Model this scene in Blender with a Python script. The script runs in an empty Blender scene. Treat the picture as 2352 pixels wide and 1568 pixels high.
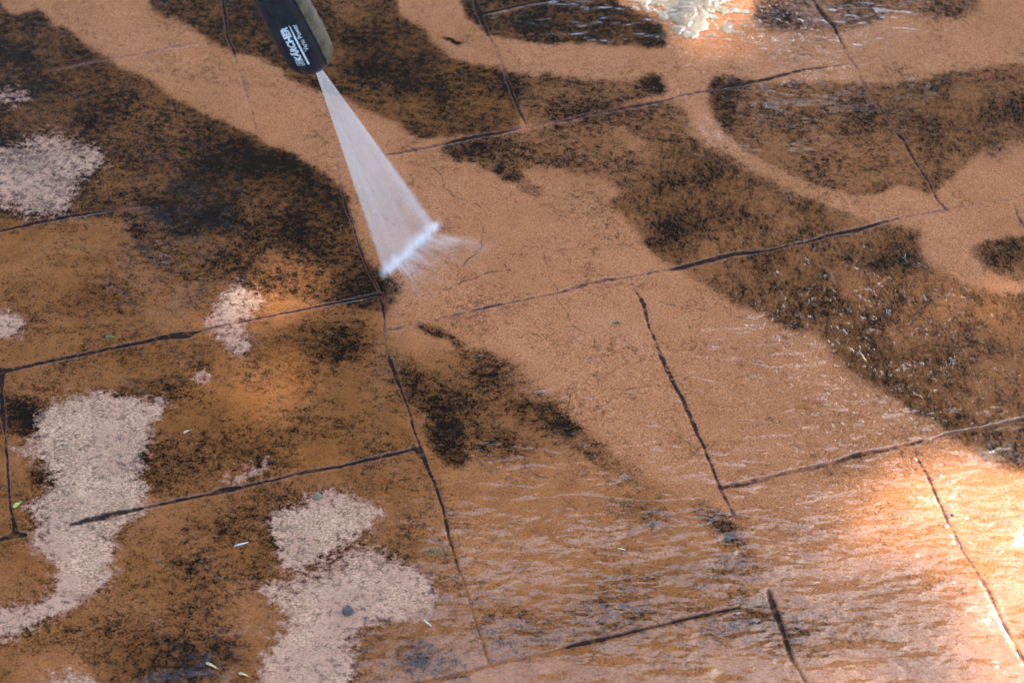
import bpy, math, random
import numpy as np
from mathutils import Vector, Matrix, noise as mnoise

rng = np.random.default_rng(7)
random.seed(7)
scene = bpy.context.scene

# ------------------------------------------------------------------ camera
FPX, PITCH, CAM_H = 4000.0, math.radians(49.0), 1.45      # focal length for a frame 2352 wide
cam_data = bpy.data.cameras.new("camera")
cam = bpy.data.objects.new("camera", cam_data)
scene.collection.objects.link(cam)
scene.camera = cam
cam.location = (0, 0, CAM_H)
cam.rotation_euler = (math.pi / 2 - PITCH, 0, 0)
cam_data.sensor_width = 36.0
cam_data.lens = 36.0 * FPX / 2352.0
cam_data.clip_start = 0.02
cam_data.clip_end = 500
cam_data.dof.use_dof = True
cam_data.dof.focus_distance = 1.86
cam_data.dof.aperture_fstop = 6.3

# ------------------------------------------------------------------ light
SUN_EL, SUN_AZ = math.radians(47.0), math.radians(36.0)   # azimuth from +Y towards +X
sun_dir = Vector((math.cos(SUN_EL) * math.sin(SUN_AZ), math.cos(SUN_EL) * math.cos(SUN_AZ), math.sin(SUN_EL)))
world = bpy.data.worlds.new("World")
scene.world = world
world.use_nodes = True
wn = world.node_tree
sky = wn.nodes.new("ShaderNodeTexSky")
sky.sky_type = 'NISHITA'
sky.sun_disc = False
sky.sun_elevation = SUN_EL
sky.sun_rotation = SUN_AZ
sky.air_density = 0.75
sky.dust_density = 0.9
sky.ozone_density = 0.2
wn.links.new(sky.outputs[0], wn.nodes["Background"].inputs[0])
wn.nodes["Background"].inputs[1].default_value = 0.15
sl = bpy.data.lights.new("sun", 'SUN')
sl.energy = 2.0
sl.angle = math.radians(0.53)
sl.color = (1.0, 0.93, 0.83)
sun = bpy.data.objects.new("sun", sl)
scene.collection.objects.link(sun)
sun.rotation_euler = sun_dir.to_track_quat('Z', 'Y').to_euler()
scene.view_settings.view_transform = 'Standard'
scene.view_settings.look = 'None'
scene.view_settings.gamma = 1.0
scene.view_settings.exposure = 2.58
scene.cycles.use_denoising = True
try: scene.cycles.sampling_pattern = 'BLUE_NOISE'
except Exception: pass
scene.cycles.max_bounces = 8
scene.cycles.transparent_max_bounces = 24
scene.cycles.volume_bounces = 4
scene.cycles.volume_step_rate = 0.12
scene.cycles.sample_clamp_indirect = 6.0

CP, SP = math.cos(PITCH), math.sin(PITCH)

def ground(px, py, z=0.0):
    """point of the ground (height z) for a traced position"""
    dx, dy = (px - 1176.0) / FPX, -(py - 784.0) / FPX
    d = Vector((dx, CP + dy * SP, -SP + dy * CP))
    t = (z - CAM_H) / d.z
    return Vector((d.x * t, d.y * t, z))

def trace_xy(X, Y, Z=0.0):
    """traced position of world points (numpy)"""
    yc = Y * SP + (Z - CAM_H) * CP
    zc = Y * CP - (Z - CAM_H) * SP
    zc = np.maximum(zc, 1e-3)
    return 1176.0 + FPX * X / zc, 784.0 - FPX * yc / zc

# ------------------------------------------------------------------ numpy noise
def vnoise(x, y, seed=0):
    xi, yi = np.floor(x), np.floor(y)
    fx, fy = x - xi, y - yi
    fx, fy = fx * fx * (3 - 2 * fx), fy * fy * (3 - 2 * fy)
    def h(a, b):
        n = (a.astype(np.int64) * 374761393 + b.astype(np.int64) * 668265263 + seed * 1442695041) & 0x7fffffff
        n = ((n ^ (n >> 13)) * 1274126177) & 0x7fffffff
        n = n ^ (n >> 16)
        return (n & 0xffff) / 65535.0
    a, b, c, d = h(xi, yi), h(xi + 1, yi), h(xi, yi + 1), h(xi + 1, yi + 1)
    return (a + (b - a) * fx) * (1 - fy) + (c + (d - c) * fx) * fy

def fbm(x, y, oct=4, seed=0, rough=0.5):
    s = np.zeros_like(x); a = 1.0; t = 0.0
    for o in range(oct):
        s += a * vnoise(x * 2 ** o + 17.3 * o, y * 2 ** o - 9.1 * o, seed + o)
        t += a; a *= rough
    return s / t

# ------------------------------------------------------------------ traced masks (paving wear)
OX, OY, RES = -260.0, -260.0, 0.5
CW, CH = int((2352 + 520) * RES), int((1568 + 520) * RES)
cy_, cx_ = np.mgrid[0:CH, 0:CW]
TX, TY = cx_ / RES + OX, cy_ / RES + OY

def box1(a, r, ax):
    if r < 1: return a
    k = 2 * r + 1
    pad = [(0, 0), (0, 0)]; pad[ax] = (r + 1, r)
    c = np.cumsum(np.pad(a, pad, mode='edge'), axis=ax)
    return (c[k:, :] - c[:-k, :]) / k if ax == 0 else (c[:, k:] - c[:, :-k]) / k

def blur(a, r):
    r = int(round(r * RES))
    for _ in range(2):
        a = box1(box1(a, r, 0), r, 1)
    return a

def outward(p):
    x, y = p
    if x <= 0: x = -250
    if x >= 2352: x = 2600
    if y <= 0: y = -250
    if y >= 1568: y = 1820
    return x, y

def poly(pts, soft=3.0):
    pts = [outward(p) for p in pts]
    m = np.zeros((CH, CW), bool)
    n = len(pts)
    ys = [p[1] for p in pts]
    r0 = max(0, int((min(ys) - OY) * RES)); r1 = min(CH, int((max(ys) - OY) * RES) + 2)
    X, Y = TX[r0:r1], TY[r0:r1]
    s = m[r0:r1]
    for i in range(n):
        (x0, y0), (x1, y1) = pts[i], pts[(i + 1) % n]
        if y0 == y1: continue
        c = ((y0 > Y) != (y1 > Y)) & (X < (x1 - x0) * (Y - y0) / (y1 - y0) + x0)
        s ^= c
    return blur(m.astype(float), soft)

def blob(cx, cy, rx, ry, rot=0.0, soft=1.0):
    c, s = math.cos(math.radians(rot)), math.sin(math.radians(rot))
    u = ((TX - cx) * c + (TY - cy) * s) / rx
    v = (-(TX - cx) * s + (TY - cy) * c) / ry
    d = np.sqrt(u * u + v * v)
    return np.clip((1 - d) / soft + 0.5, 0, 1) if soft < 2 else np.exp(-d * d)

def stroke(dst, pts, val, sharp=0.7, jitter=2.4):
    """pts: (x, y, halfwidth, strength)"""
    for (x0, y0, w0, k0), (x1, y1, w1, k1) in zip(pts[:-1], pts[1:]):
        m = max(w0, w1) * 2.2 + 8
        a0 = max(0, int((min(x0, x1) - m - OX) * RES)); a1 = min(CW, int((max(x0, x1) + m - OX) * RES) + 1)
        b0 = max(0, int((min(y0, y1) - m - OY) * RES)); b1 = min(CH, int((max(y0, y1) + m - OY) * RES) + 1)
        if a1 <= a0 or b1 <= b0: continue
        X, Y = TX[b0:b1, a0:a1], TY[b0:b1, a0:a1]
        dx, dy = x1 - x0, y1 - y0
        t = np.clip(((X - x0) * dx + (Y - y0) * dy) / (dx * dx + dy * dy + 1e-9), 0, 1)
        d = np.hypot(X - x0 - t * dx, Y - y0 - t * dy)
        d = d + (fbm(X / 13, Y / 13, 3, 5, .7) - 0.5) * jitter * 1.6
        w = w0 + (w1 - w0) * t; k = k0 + (k1 - k0) * t
        f = np.clip((w * 1.5 - d) / (w * sharp + 0.5), 0, 1) * k
        f = f * f * (3 - 2 * f) if val == 's' else f
        dst[b0:b1, a0:a1] = np.maximum(dst[b0:b1, a0:a1], f)

# --- black lichen / dirt density K
K = np.full((CH, CW), 0.10)
def paint(A, m, lev):
    A += (lev - A) * m
LL = [(0,500),(330,470),(600,560),(800,560),(850,600),(880,660),(915,690),(900,760),(860,830),(960,1040),(1060,1300),(1120,1568),(0,1568)]
paint(K, poly(LL, 30), 0.30)
paint(K, poly([(260,930),(620,900),(900,960),(950,1020),(700,1070),(500,1110),(300,1150)], 50), .37)
paint(K, poly([(430,1170),(640,1120),(660,1180),(600,1260),(640,1340),(560,1400),(420,1330),(380,1230)], 40), .38)
paint(K, poly([(150,1440),(420,1400),(620,1440),(560,1568),(300,1568)], 40), .38)
DZ1 = [(0,0),(25,33),(63,28),(92,13),(110,43),(123,55),(157,65),(180,80),(187,97),(213,115),(247,133),(283,155),(333,177),(360,197),(390,220),(434,243),(480,267),(524,288),(567,307),(594,312),(610,333),(634,340),(680,357),(707,380),(747,397),(777,423),(800,450),(803,500),(830,560),(850,600),(880,650),(915,690),(880,722),(800,700),(700,690),(560,650),(430,640),(330,600),(300,540),(280,500),(160,500),(0,500)]
paint(K, poly(DZ1, 4), 0.60)
paint(K, poly([(150,150),(330,230),(300,330),(120,300),(0,250),(0,120)], 40), 0.66)
paint(K, poly([(0,60),(120,80),(160,120),(130,190),(0,180)], 25), 0.70)
paint(K, poly([(240,210),(360,250),(430,300),(330,320),(250,290)], 25), 0.42)
paint(K, poly([(190,400),(330,360),(420,420),(330,480),(220,480)], 30), 0.50)
paint(K, poly([(380,440),(450,370),(560,320),(620,345),(740,400),(790,450),(800,520),(700,470),(600,430),(500,500),(400,520)], 14), 0.86)
paint(K, poly([(350,470),(520,420),(560,520),(480,560),(380,540)], 20), 0.84)
paint(K, poly([(590,470),(720,470),(800,560),(740,640),(620,600),(560,540)], 30), 0.66)
paint(K, poly([(330,520),(560,560),(560,640),(430,640),(330,600)], 25), 0.52)
paint(K, blob(840,660,70,40,10,.8), 0.78)
paint(K, blob(740,780,95,48,5,.8), 0.66)
paint(K, blob(600,610,120,50,5,.8), 0.55)
paint(K, blob(230,690,90,38,0,.9), 0.50)
paint(K, poly([(0,540),(250,530),(300,600),(150,650),(0,700)], 30), 0.22)
paint(K, blob(900,280-40,10,10), 0.4)
DZ2 = [(303,0),(350,20),(383,32),(413,38),(443,53),(453,72),(473,88),(513,110),(547,123),(593,133),(640,152),(660,183),(700,200),(727,207),(784,217),(817,237),(857,260),(911,277),(938,303),(971,320),(1031,317),(1084,310),(1174,300),(1191,287),(1204,267),(1184,172),(1131,155),(1084,147),(1037,133),(1004,113),(984,80),(941,50),(917,33),(901,0)]
paint(K, poly(DZ2, 3), 0.57)
paint(K, poly([(303,0),(560,0),(640,152),(593,133),(513,110),(453,72),(350,20)], 8), 0.68)
paint(K, poly([(780,60),(960,70),(1040,140),(960,200),(800,160)], 20), 0.74)
paint(K, poly([(800,180),(900,190),(960,290),(880,260),(800,220)], 18), 0.62)
paint(K, poly([(1130,155),(1190,175),(1215,265),(1200,262),(1150,210)], 6), 0.74)
paint(K, poly([(1184,172),(1238,182),(1258,172),(1318,173),(1368,182),(1418,182),(1478,177),(1518,172),(1520,213),(1400,255),(1305,275),(1244,283),(1208,283),(1195,240)], 3), 0.52)
paint(K, blob(1262,188,36,14,5,.8), 0.68)
paint(K, blob(1505,192,30,20,30,.8), 0.74)
paint(K, poly([(1024,333),(1084,315),(1200,300),(1300,275),(1400,255),(1518,230),(1568,245),(1600,300),(1540,330),(1480,360),(1450,430),(1300,390),(1210,380),(1190,412),(1150,405),(1110,392),(1084,378),(1045,372),(1021,353)], 5), 0.45)
paint(K, blob(1070,348,52,24,8,.9), 0.66)
paint(K, blob(1165,398,50,14,22,.9), 0.68)
paint(K, blob(1160,370,60,20,10,.9), 0.54)
paint(K, blob(1222,436,26,11,10,.9), 0.62)
paint(K, poly([(1250,320),(1400,330),(1480,400),(1440,430),(1300,370)], 18), 0.50)
paint(K, poly([(1200,440),(1400,440),(1440,560),(1380,540),(1260,480)], 25), 0.24)
DZ4 = [(1400,470),(1450,420),(1480,360),(1540,322),(1570,305),(1589,313),(1636,347),(1685,373),(1769,413),(1836,447),(1902,477),(1969,497),(2002,510),(2050,515),(2090,525),(2109,535),(2112,563),(2122,596),(2156,616),(2202,646),(2236,660),(2302,673),(2352,685),(2352,1140),(2290,1080),(2240,1040),(2190,1010),(2152,973),(2089,947),(2062,923),(2019,893),(1986,870),(1942,840),(1919,813),(1902,790),(1869,770),(1819,753),(1776,736),(1736,713),(1679,693),(1629,656),(1560,622),(1500,590),(1470,550),(1440,510)]
paint(K, poly(DZ4, 6), 0.42)
paint(K, poly([(1480,400),(1600,330),(1800,430),(1700,520),(1560,600),(1480,540)], 22), 0.55)
paint(K, poly([(2000,520),(2110,530),(2125,610),(2050,640),(1960,600)], 16), 0.56)
paint(K, poly([(2200,660),(2352,700),(2352,980),(2250,900),(2180,760)], 35), 0.34)
paint(K, poly([(1750,590),(1900,620),(1950,700),(1850,740),(1720,690)], 25), 0.54)
paint(K, blob(2000,830,90,50,35,.9), 0.66)
paint(K, blob(2270,1010,90,40,25,.9), 0.62)
paint(K, poly([(1400,300),(1440,290),(1500,340),(1460,350)], 5), 0.25)
DZ5 = [(1645,167),(1695,177),(1735,187),(1900,187),(2052,193),(2102,183),(2169,170),(2236,163),(2286,150),(2352,133),(2352,297),(2302,317),(2269,333),(2219,377),(2186,407),(2159,430),(2129,453),(2096,437),(2062,427),(2036,440),(2002,448),(1962,448),(1929,433),(1869,420),(1802,393),(1749,367),(1709,343),(1679,313),(1652,287),(1632,253),(1629,213),(1636,180)]
paint(K, poly(DZ5, 3), 0.43)
paint(K, poly([(1636,180),(1700,185),(1690,270),(1680,310),(1652,287),(1629,213)], 7), 0.68)
paint(K, poly([(1720,300),(1900,300),(2000,400),(1930,425),(1800,385),(1720,340)], 18), 0.40)
paint(K, poly([(1900,340),(2060,340),(2110,430),(2060,420),(1950,430)], 14), 0.34)
paint(K, poly([(1690,240),(1850,240),(1880,300),(1720,300)], 18), 0.48)
paint(K, poly([(2060,200),(2352,150),(2352,290),(2200,370),(2120,330)], 18), 0.50)
paint(K, poly([(2352,515),(2302,546),(2236,560),(2226,573),(2236,590),(2269,616),(2319,646),(2352,660)], 3), 0.48)
paint(K, poly([(1068,0),(1068,40),(1101,57),(1121,80),(1184,90),(1234,97),(1318,97),(1418,103),(1528,108),(1535,80),(1518,50),(1470,30),(1418,10),(1401,0)], 4), 0.72)
paint(K, poly([(1110,40),(1220,30),(1240,10),(1120,15)], 8), 0.45)
paint(K, poly([(1120,70),(1300,70),(1318,92),(1190,88)], 8), 0.55)
paint(K, poly([(1430,30),(1500,40),(1520,95),(1430,90)], 12), 0.84)
paint(K, poly([(1702,0),(1729,20),(1736,53),(1769,73),(1902,73),(1995,60),(2069,33),(2136,50),(2202,43),(2252,20),(2269,0)], 8), 0.52)
paint(K, blob(1800,40,50,26,0,.9), 0.60)
paint(K, blob(1037,91,24,5,20,.6), 0.95)
# lower middle patches
paint(K, poly([(850,820),(960,830),(1060,790),(1180,830),(1250,900),(1330,960),(1390,1040),(1180,1040),(1060,1080),(1000,1040),(960,980),(850,900)], 16), 0.38)
for b, l in (((1005,762,50,12,22,.9),.62),((1045,785,22,10,40,.9),.6),((1118,830,60,22,12,.9),.60),((1110,865,66,20,10,.9),.52),
             ((980,895,62,34,12,.9),.60),((975,870,50,16,5,.9),.6),((1000,925,50,24,15,.9),.62),((1022,1000,36,48,-14,.9),.86),((1045,1055,26,22,35,.9),.84),
             ((1218,938,56,17,6,.9),.76),((1235,965,70,18,12,.9),.6),((1300,985,55,22,25,.9),.70),((1350,1025,55,22,35,.9),.55),((1150,1010,60,36,5,.9),.46),
             ((1650,1200,70,24,35,.9),.5),((1670,1235,14,8,20,.9),.6),((1490,1180,60,36,20,.9),.34),((1440,1080,90,20,35,.9),.3),
             ((100,1095,36,26,10,.9),.72),((60,960,34,30,0,.9),.78),((20,930,40,26,0,.9),.7),((30,980,30,18,0,.9),.6),
             ((380,1060,60,90,0,.9),.5),((450,960,170,60,-10,1.2),.36),((600,1170,110,50,-8,1.1),.46),((640,1240,70,36,8,.9),.62),((560,1200,60,40,0,.9),.5),
             ((370,1520,140,50,-4,.9),.70),((330,1460,90,40,-10,.9),.56),((440,1480,110,60,10,.9),.58),((450,1420,80,60,0,.9),.44),((960,1500,50,40,0,.9),.62),
             ((170,850,90,20,-12,1.),.3),((300,900,110,26,-8,1.),.46),((1020,1220,30,50,0,.9),.2),((700,1080,90,40,-12,1.),.22),((830,1380,50,30,0,1.),.4),
             ((300,1160,60,20,-14,1.),.1),((1160,1440,180,70,-8,1.),.34),((1420,1430,200,60,-10,1.),.38),((1760,1440,120,60,10,1.),.46),
             ((1560,1330,160,40,-8,1.),.34),((130,1540,80,40,0,1.),.14),((160,1270,70,26,0,1.),.3),((880,1010,60,30,0,1.),.3),((870,860,60,40,0,1.),.36)):
    paint(K, blob(*b), l)

# --- brown film B (smooth colour of unwashed but thin dirt)
B = np.full((CH, CW), 0.12)
paint(B, poly([(0,240),(140,150),(600,320),(800,450),(880,700),(1000,760),(1100,830),(1250,900),(1390,1040),(1700,1210),(1900,1568),(0,1568)], 50), 0.80)
paint(B, poly([(1000,1090),(1300,1060),(1700,1250),(2000,1568),(950,1568)], 90), 0.62)
paint(B, poly(DZ1, 5), 0.75)
paint(B, poly(DZ2, 5), 0.75)
paint(B, poly([(1520,960),(1900,1130),(2352,1250),(2352,1568),(1900,1568),(1650,1250)], 90), 0.25)
paint(B, poly(DZ4, 8), 0.55)
paint(B, poly(DZ5, 4), 0.50)
paint(B, poly([(1068,0),(1068,40),(1121,80),(1234,97),(1418,103),(1528,108),(1518,50),(1401,0)], 4), 0.55)
paint(B, poly([(2226,573),(2302,546),(2352,515),(2352,660),(2269,616)], 4), 0.5)
paint(B, poly([(1184,172),(1258,172),(1518,172),(1520,213),(1600,300),(1450,430),(1210,400),(1021,353),(1024,333),(1200,300)], 8), 0.35)
paint(B, blob(560,790,150,90,10,1.2), 0.70)

# --- dry, pale patches; a few pale ones stand in for sky sheen
D = np.zeros((CH, CW))
def dry(pts, lev=1.0, soft=3):
    np.maximum(D, poly(pts, soft) * lev, out=D)
dry([(80,950),(130,915),(200,900),(235,893),(262,905),(300,900),(330,930),(370,908),(388,922),(375,955),(335,985),(348,1000),(330,1050),(322,1100),(343,1130),(330,1180),(262,1215),(265,1265),(252,1330),(222,1352),(150,1400),(70,1440),(20,1470),(0,1468),(0,1412),(60,1395),(122,1362),(132,1290),(60,1247),(100,1200),(62,1182),(50,1152),(112,1142),(128,1092),(96,1072),(105,1030),(60,1015),(90,985)], 1)
dry([(15,1030),(60,1000),(105,1020),(100,1068),(60,1060)], .8)
dry([(612,1190),(650,1165),(690,1160),(722,1127),(780,1125),(830,1147),(885,1160),(868,1200),(832,1240),(780,1260),(720,1290),(680,1315),(652,1300),(640,1260),(612,1220)], 1)
dry([(590,1360),(640,1333),(665,1345),(732,1322),(790,1292),(850,1268),(880,1266),(910,1292),(960,1312),(1000,1348),(1004,1390),(980,1430),(900,1425),(830,1440),(800,1480),(812,1530),(740,1568),(580,1568),(602,1520),(632,1470),(662,1430),(650,1395)], 1)
dry([(0,345),(60,330),(110,305),(150,305),(165,330),(230,330),(238,355),(262,370),(220,392),(172,420),(165,480),(130,492),(60,500),(20,470),(0,470)], .85, 8)
dry([(500,655),(560,650),(620,695),(600,706),(562,738),(550,760),(585,790),(560,825),(530,810),(505,770),(470,745),(452,725),(510,700)], .9, 7)
dry([(430,855),(485,845),(490,870),(450,890),(436,880)], .7, 4)
dry([(0,715),(40,720),(65,738),(40,772),(0,765)], 1, 4)
dry([(80,1568),(110,1552),(170,1545),(225,1552),(230,1568)], 1, 3)
dry([(490,1098),(520,1085),(560,1080),(598,1050),(625,1038),(615,1072),(570,1105),(520,1113)], .75, 3)
dry([(0,195),(60,205),(92,218),(40,242),(0,235)], .7, 6)  # whitish grey painted for the bluish sky sheen at this edge
dry([(300,1170),(345,1163),(330,1195),(305,1205)], .6, 3)
dry([(330,1400),(365,1395),(380,1440),(345,1455)], .4, 5)
dry([(340,545),(400,540),(410,600),(370,620)], .3, 12)  # faint pale patch stands in for the sheen of reflected sky
dry([(1720,20),(1860,30),(1860,70),(1740,70)], .3, 20)  # sky reflection and mist put into the colour as pale stone
dry([(1990,60),(2060,45),(2060,85),(2010,100)], .45, 14)
D = D * (.78 + .34 * fbm(TX / 60, TY / 60, 3, 21)); D = np.maximum(blur(D, 24) * .92, blur(D, 8) * .78)

# --- joints of the stamped slabs: G darkness, GD depth
G = np.zeros((CH, CW)); GD = np.zeros((CH, CW)); GP = np.zeros((CH, CW))
J = [
 [(-200,575,4,.9),(0,530,4,.9),(80,512,5,1),(160,497,5,1),(200,490,4,.9),(260,482,3,.6),(335,476,2,.4)],
 [(-200,890,6,1),(0,857,7,1),(20,850,6,1),(80,836,5,1),(233,803,5,.95),(333,783,5,1),(373,774,6,1),(405,770,9,1),(434,768,9,1),(452,762,5,.9),(465,757,3,.6),(550,738,3,.7),(634,723,3.2,.85),(784,693,3.5,.9),(850,679,5,1),(878,674,5,.9)],
 [(5,850,10,1),(3,900,6,.9),(6,955,8,1),(12,1000,3,.8),(15,1046,4,.9),(20,1112,3.5,.9),(24,1169,4,1),(32,1200,6,1),(34,1228,10,1)],
 [(-100,1250,6,1),(5,1237,5,1),(34,1226,10,1),(60,1226,5,1)],
 [(160,1203,3,.7),(207,1192,8,1),(240,1185,9,1),(267,1179,7,1),(333,1166,4,.9),(400,1151,5,1),(484,1134,4,1),(505,1127,9,1),(532,1121,8,1),(567,1114,4,.9),(634,1099,4,1),(700,1082,5,1),(784,1069,4.5,1),(868,1049,5,1),(940,1033,4,.9),(965,1027,4,.8)],
 [(950,1024,7,.9),(964,1046,8,.9)],
 [(495,-80,6,.9),(517,33,5,.9),(523,87,5,.8),(537,117,6,.8),(547,150,3,.35),(564,207,5,.4),(580,260,4,.38),(590,307,3,.3)],
 [(775,375,4,.4),(782,420,4,.5),(790,455,4,.8),(800,490,4,.9),(812,520,3,.8),(828,573,4,.9),(848,623,4,.8),(870,665,4,.8),(878,703,5,.8),(884,733,4,.7),(881,766,2,.6),(891,810,3,.6),(896,830,7,.9),(914,877,7,.95),(924,905,5,.9),(938,937,4,.9),(948,980,4,.9),(964,1020,5,.9),(971,1043,6,.9),(984,1079,6,1),(998,1112,5,.95),(1018,1169,5,.95),(1031,1232,5,.85),(1051,1299,4,.8),(1062,1325,3,.5),(1081,1389,3,.5),(1098,1446,2.5,.6),(1118,1509,2,.5),(1132,1530,2,.4)],
 [(887,757,3,.5),(911,753,5,.55),(945,745,3,.3),(984,736,3,.35),(1051,720,3,.55),(1151,698,3,.65),(1218,686,2.5,.5),(1278,673,3,.5),(1331,656,6,.55),(1395,643,6,.55),(1445,636,3,.5),(1518,620,4,.6),(1568,613,6,.85),(1619,600,7,1),(1686,583,6,1),(1756,576,4,.8),(1846,556,4,.85),(1902,540,5,.85),(1969,526,6,1),(2019,512,4,.8),(2069,500,4,.42),(2152,485,4,.38),(2236,470,3,.32),(2319,457,4,.34),(2352,445,5,.36),(2560,402,5,.4)],
 [(1449,640,2,.4),(1459,665,3,.5),(1468,680,5,.8),(1480,700,6,.75),(1491,750,4,.85),(1505,780,5,.7),(1518,817,7,.8),(1538,860,7,.85),(1552,890,5,.9),(1572,923,6,1),(1592,973,6,.95),(1608,1010,5,.85),(1629,1056,4.5,.85),(1649,1106,5,.85),(1659,1132,5,.8),(1686,1182,5,.5),(1702,1210,3,.35)],
 [(1662,1119,5,.6),(1702,1112,8,.6),(1769,1096,7,.55),(1836,1079,6,.55),(1902,1066,6,.5),(1969,1045,7,.75),(2030,1035,5,.6),(2119,1013,4,.7)],
 [(2140,1012,3,.3),(2170,1000,4,.6),(2250,985,3,.35),(2352,963,5,.6),(2560,915,5,.6)],
 [(2098,1020,2,.4),(2106,1052,4,.65),(2136,1106,4.5,.75),(2156,1152,4.5,.7),(2186,1212,4.5,.6),(2209,1259,4.5,.55),(2239,1306,5,.55),(2276,1366,5,.6),(2302,1426,4.5,.6),(2336,1489,4,.6),(2380,1560,4,.6),(2460,1700,4,.6)],
 [(820,1600,3,.5),(940,1568,3,.5),(1018,1556,4,.5),(1080,1540,4,.45),(1128,1526,3,.3),(1218,1506,2,.35),(1290,1490,2,.4),(1308,1485,5,.9),(1340,1478,6,.95),(1385,1469,6,.95),(1451,1452,5,.8),(1510,1438,4,.7),(1568,1424,5,.85),(1636,1409,5,.95),(1699,1396,3.5,.9)],
 [(1765,1358,6,.6),(1771,1375,8,.9),(1782,1406,9,1),(1792,1430,8,.95),(1799,1452,7,.8),(1816,1506,7,.7),(1836,1539,5,.5),(1865,1600,4,.5)],
 [(100,163,3,.5),(183,147,3,.5),(260,135,2,.3),(360,117,4,.42),(400,108,4,.4),(467,98,2,.25)],
 [(884,357,4,.5),(951,345,4,.55),(1005,335,3,.6),(1028,330,4,.85),(1061,320,5.5,1),(1118,310,5,1),(1174,300,3,.8),(1195,293,7,.4),(1225,287,6,.35),(1250,283,3,.3),(1305,275,4,.8),(1340,266,5,.65),(1385,257,5,.6),(1485,240,5,.65),(1531,230,3,.7),(1569,217,4,.5),(1636,207,3,.6),(1696,193,6,1),(1730,187,5,1),(1769,180,5,.9),(1842,160,4,.7),(1912,153,3,.5),(1952,147,3,.3)],
 [(1820,-120,5,.8),(1866,0,4,.7),(1889,33,6,.95),(1916,63,5,1),(1932,97,3.5,.7),(1949,130,5,.42),(1972,163,4,.42),(1989,203,4,.55),(2010,240,3,.4),(2050,290,3,.4),(2060,305,4,.8),(2076,323,5,.9),(2102,370,4.5,.8),(2136,423,4,.75),(2152,457,4,.6),(2172,479,4,.5)],
 [(1060,-120,5,.9),(1091,0,5,.9),(1101,33,9,.9),(1121,80,4,.8),(1138,107,4,.35),(1151,143,5,.4),(1164,183,5,.8),(1178,220,5,.8),(1198,263,5,.85),(1208,283,4,.6)],
 [(1104,33,5,1),(1151,23,4,1),(1218,8,4,1),(1268,0,4,.9),(1500,-55,5,.9)],
 [(2326,460,4,.35),(2336,493,4,.6),(2352,520,5,.6),(2390,600,5,.7)],
]
J = [[(x, y, max(w * .85, 2.8), .20 + .76 * k_) for x, y, w, k_ in p] for p in J]
for p in J:
    stroke(GD, p, 's', .9)
    stroke(G, p, 's', .75)
GDb = blur(GD, 1)
# shallow chisel marks of the stamped slate, and cracks
SH = np.zeros((CH, CW))
for p in ([(1462,310,2,.7),(1480,330,5,.8),(1500,342,6,.8),(1527,348,2,.6)], [(338,1262,2,.6),(350,1285,6,.8),(370,1303,6,.8),(395,1312,2,.5)],
          [(466,1292,2,.6),(480,1312,5,.8),(500,1330,4,.8),(520,1342,1,.5)], [(590,1283,2,.5),(605,1305,6,.7),(625,1318,5,.7)],
          [(1569,330,2,.8),(1590,350,3,.9),(1625,362,4,.8),(1650,366,2,.5)], [(1800,392,2,.9),(1760,370,2,.9),(1715,345,1,.5)],
          [(1400,1240,3,.7),(1440,1232,6,.8),(1480,1222,5,.7),(1500,1205,2,.5)], [(660,1330,3,.5),(690,1345,6,.7),(725,1350,5,.7)]):
    stroke(SH, p, 's', 1.4)
CR = np.zeros((CH, CW))
def crack(pts, k=1.0, w=1.35):
    q = []
    for (x0, y0), (x1, y1) in zip(pts[:-1], pts[1:]):
        n = max(1, int(math.hypot(x1 - x0, y1 - y0) / 11))
        for i in range(n):
            t = i / n
            q.append((x0 + (x1 - x0) * t + random.uniform(-2.6, 2.6), y0 + (y1 - y0) * t + random.uniform(-2.6, 2.6), w * random.uniform(.5, 1.3), k * random.uniform(.5, 1)))
    q.append((pts[-1][0], pts[-1][1], w * .4, k * .5))
    stroke(CR, q, 's', 1.2, 0.3)
for c in ([(911,283),(924,310),(934,333),(958,353),(984,380),(1011,397),(1021,430),(1038,450),(1071,457),(1104,473),(1121,493),(1114,517),(1108,540),(1104,556),(1114,570),(1141,583),(1161,610),(1171,620),(1198,636)],
          [(1114,560),(1090,585),(1064,605),(1050,640)], [(1171,620),(1120,625),(1080,640),(1010,668)],
          [(1245,570),(1256,603),(1261,636),(1281,663),(1280,686),(1308,720),(1310,743),(1331,756),(1365,773),(1365,793),(1385,823),(1401,846)],
          [(1569,880),(1500,886),(1440,892),(1420,900),(1390,930),(1350,935),(1310,905)], [(1310,905),(1305,930),(1300,960)],
          [(2132,683),(2152,700),(2179,706),(2219,686),(2240,676)], [(2032,333),(2036,377),(2016,393)], [(2036,377),(2062,378),(2092,386)],
          [(1996,400),(1992,415),(2002,430),(2000,446)], [(1754,260),(1769,283),(1775,310)], [(1198,1062),(1218,1082),(1278,1109)],
          [(1288,1139),(1331,1176),(1385,1206),(1430,1215)], [(1495,1172),(1495,1219),(1520,1230),(1560,1242)], [(1185,1130),(1195,1155),(1230,1170)],
          [(1690,600),(1693,650),(1700,690),(1740,696)], [(1679,693),(1676,730)], [(2230,820),(2250,850),(2300,870)], [(1090,1050),(1130,1090),(1150,1120)],
          [(1270,1290),(1275,1330),(1290,1370),(1292,1390)], [(1390,1370),(1380,1400)], [(1130,950),(1140,980),(1150,1010),(1190,1040)],
          [(1060,930),(1090,950)], [(870,840),(900,838)], [(640,870),(700,850),(780,846)], [(1440,1140),(1430,1180)], [(2222,640),(2190,620),(2160,615)],
          [(1490,680),(1530,700),(1560,705)], [(1610,1035),(1640,1045),(1650,1060)]):
    crack(c)
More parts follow.
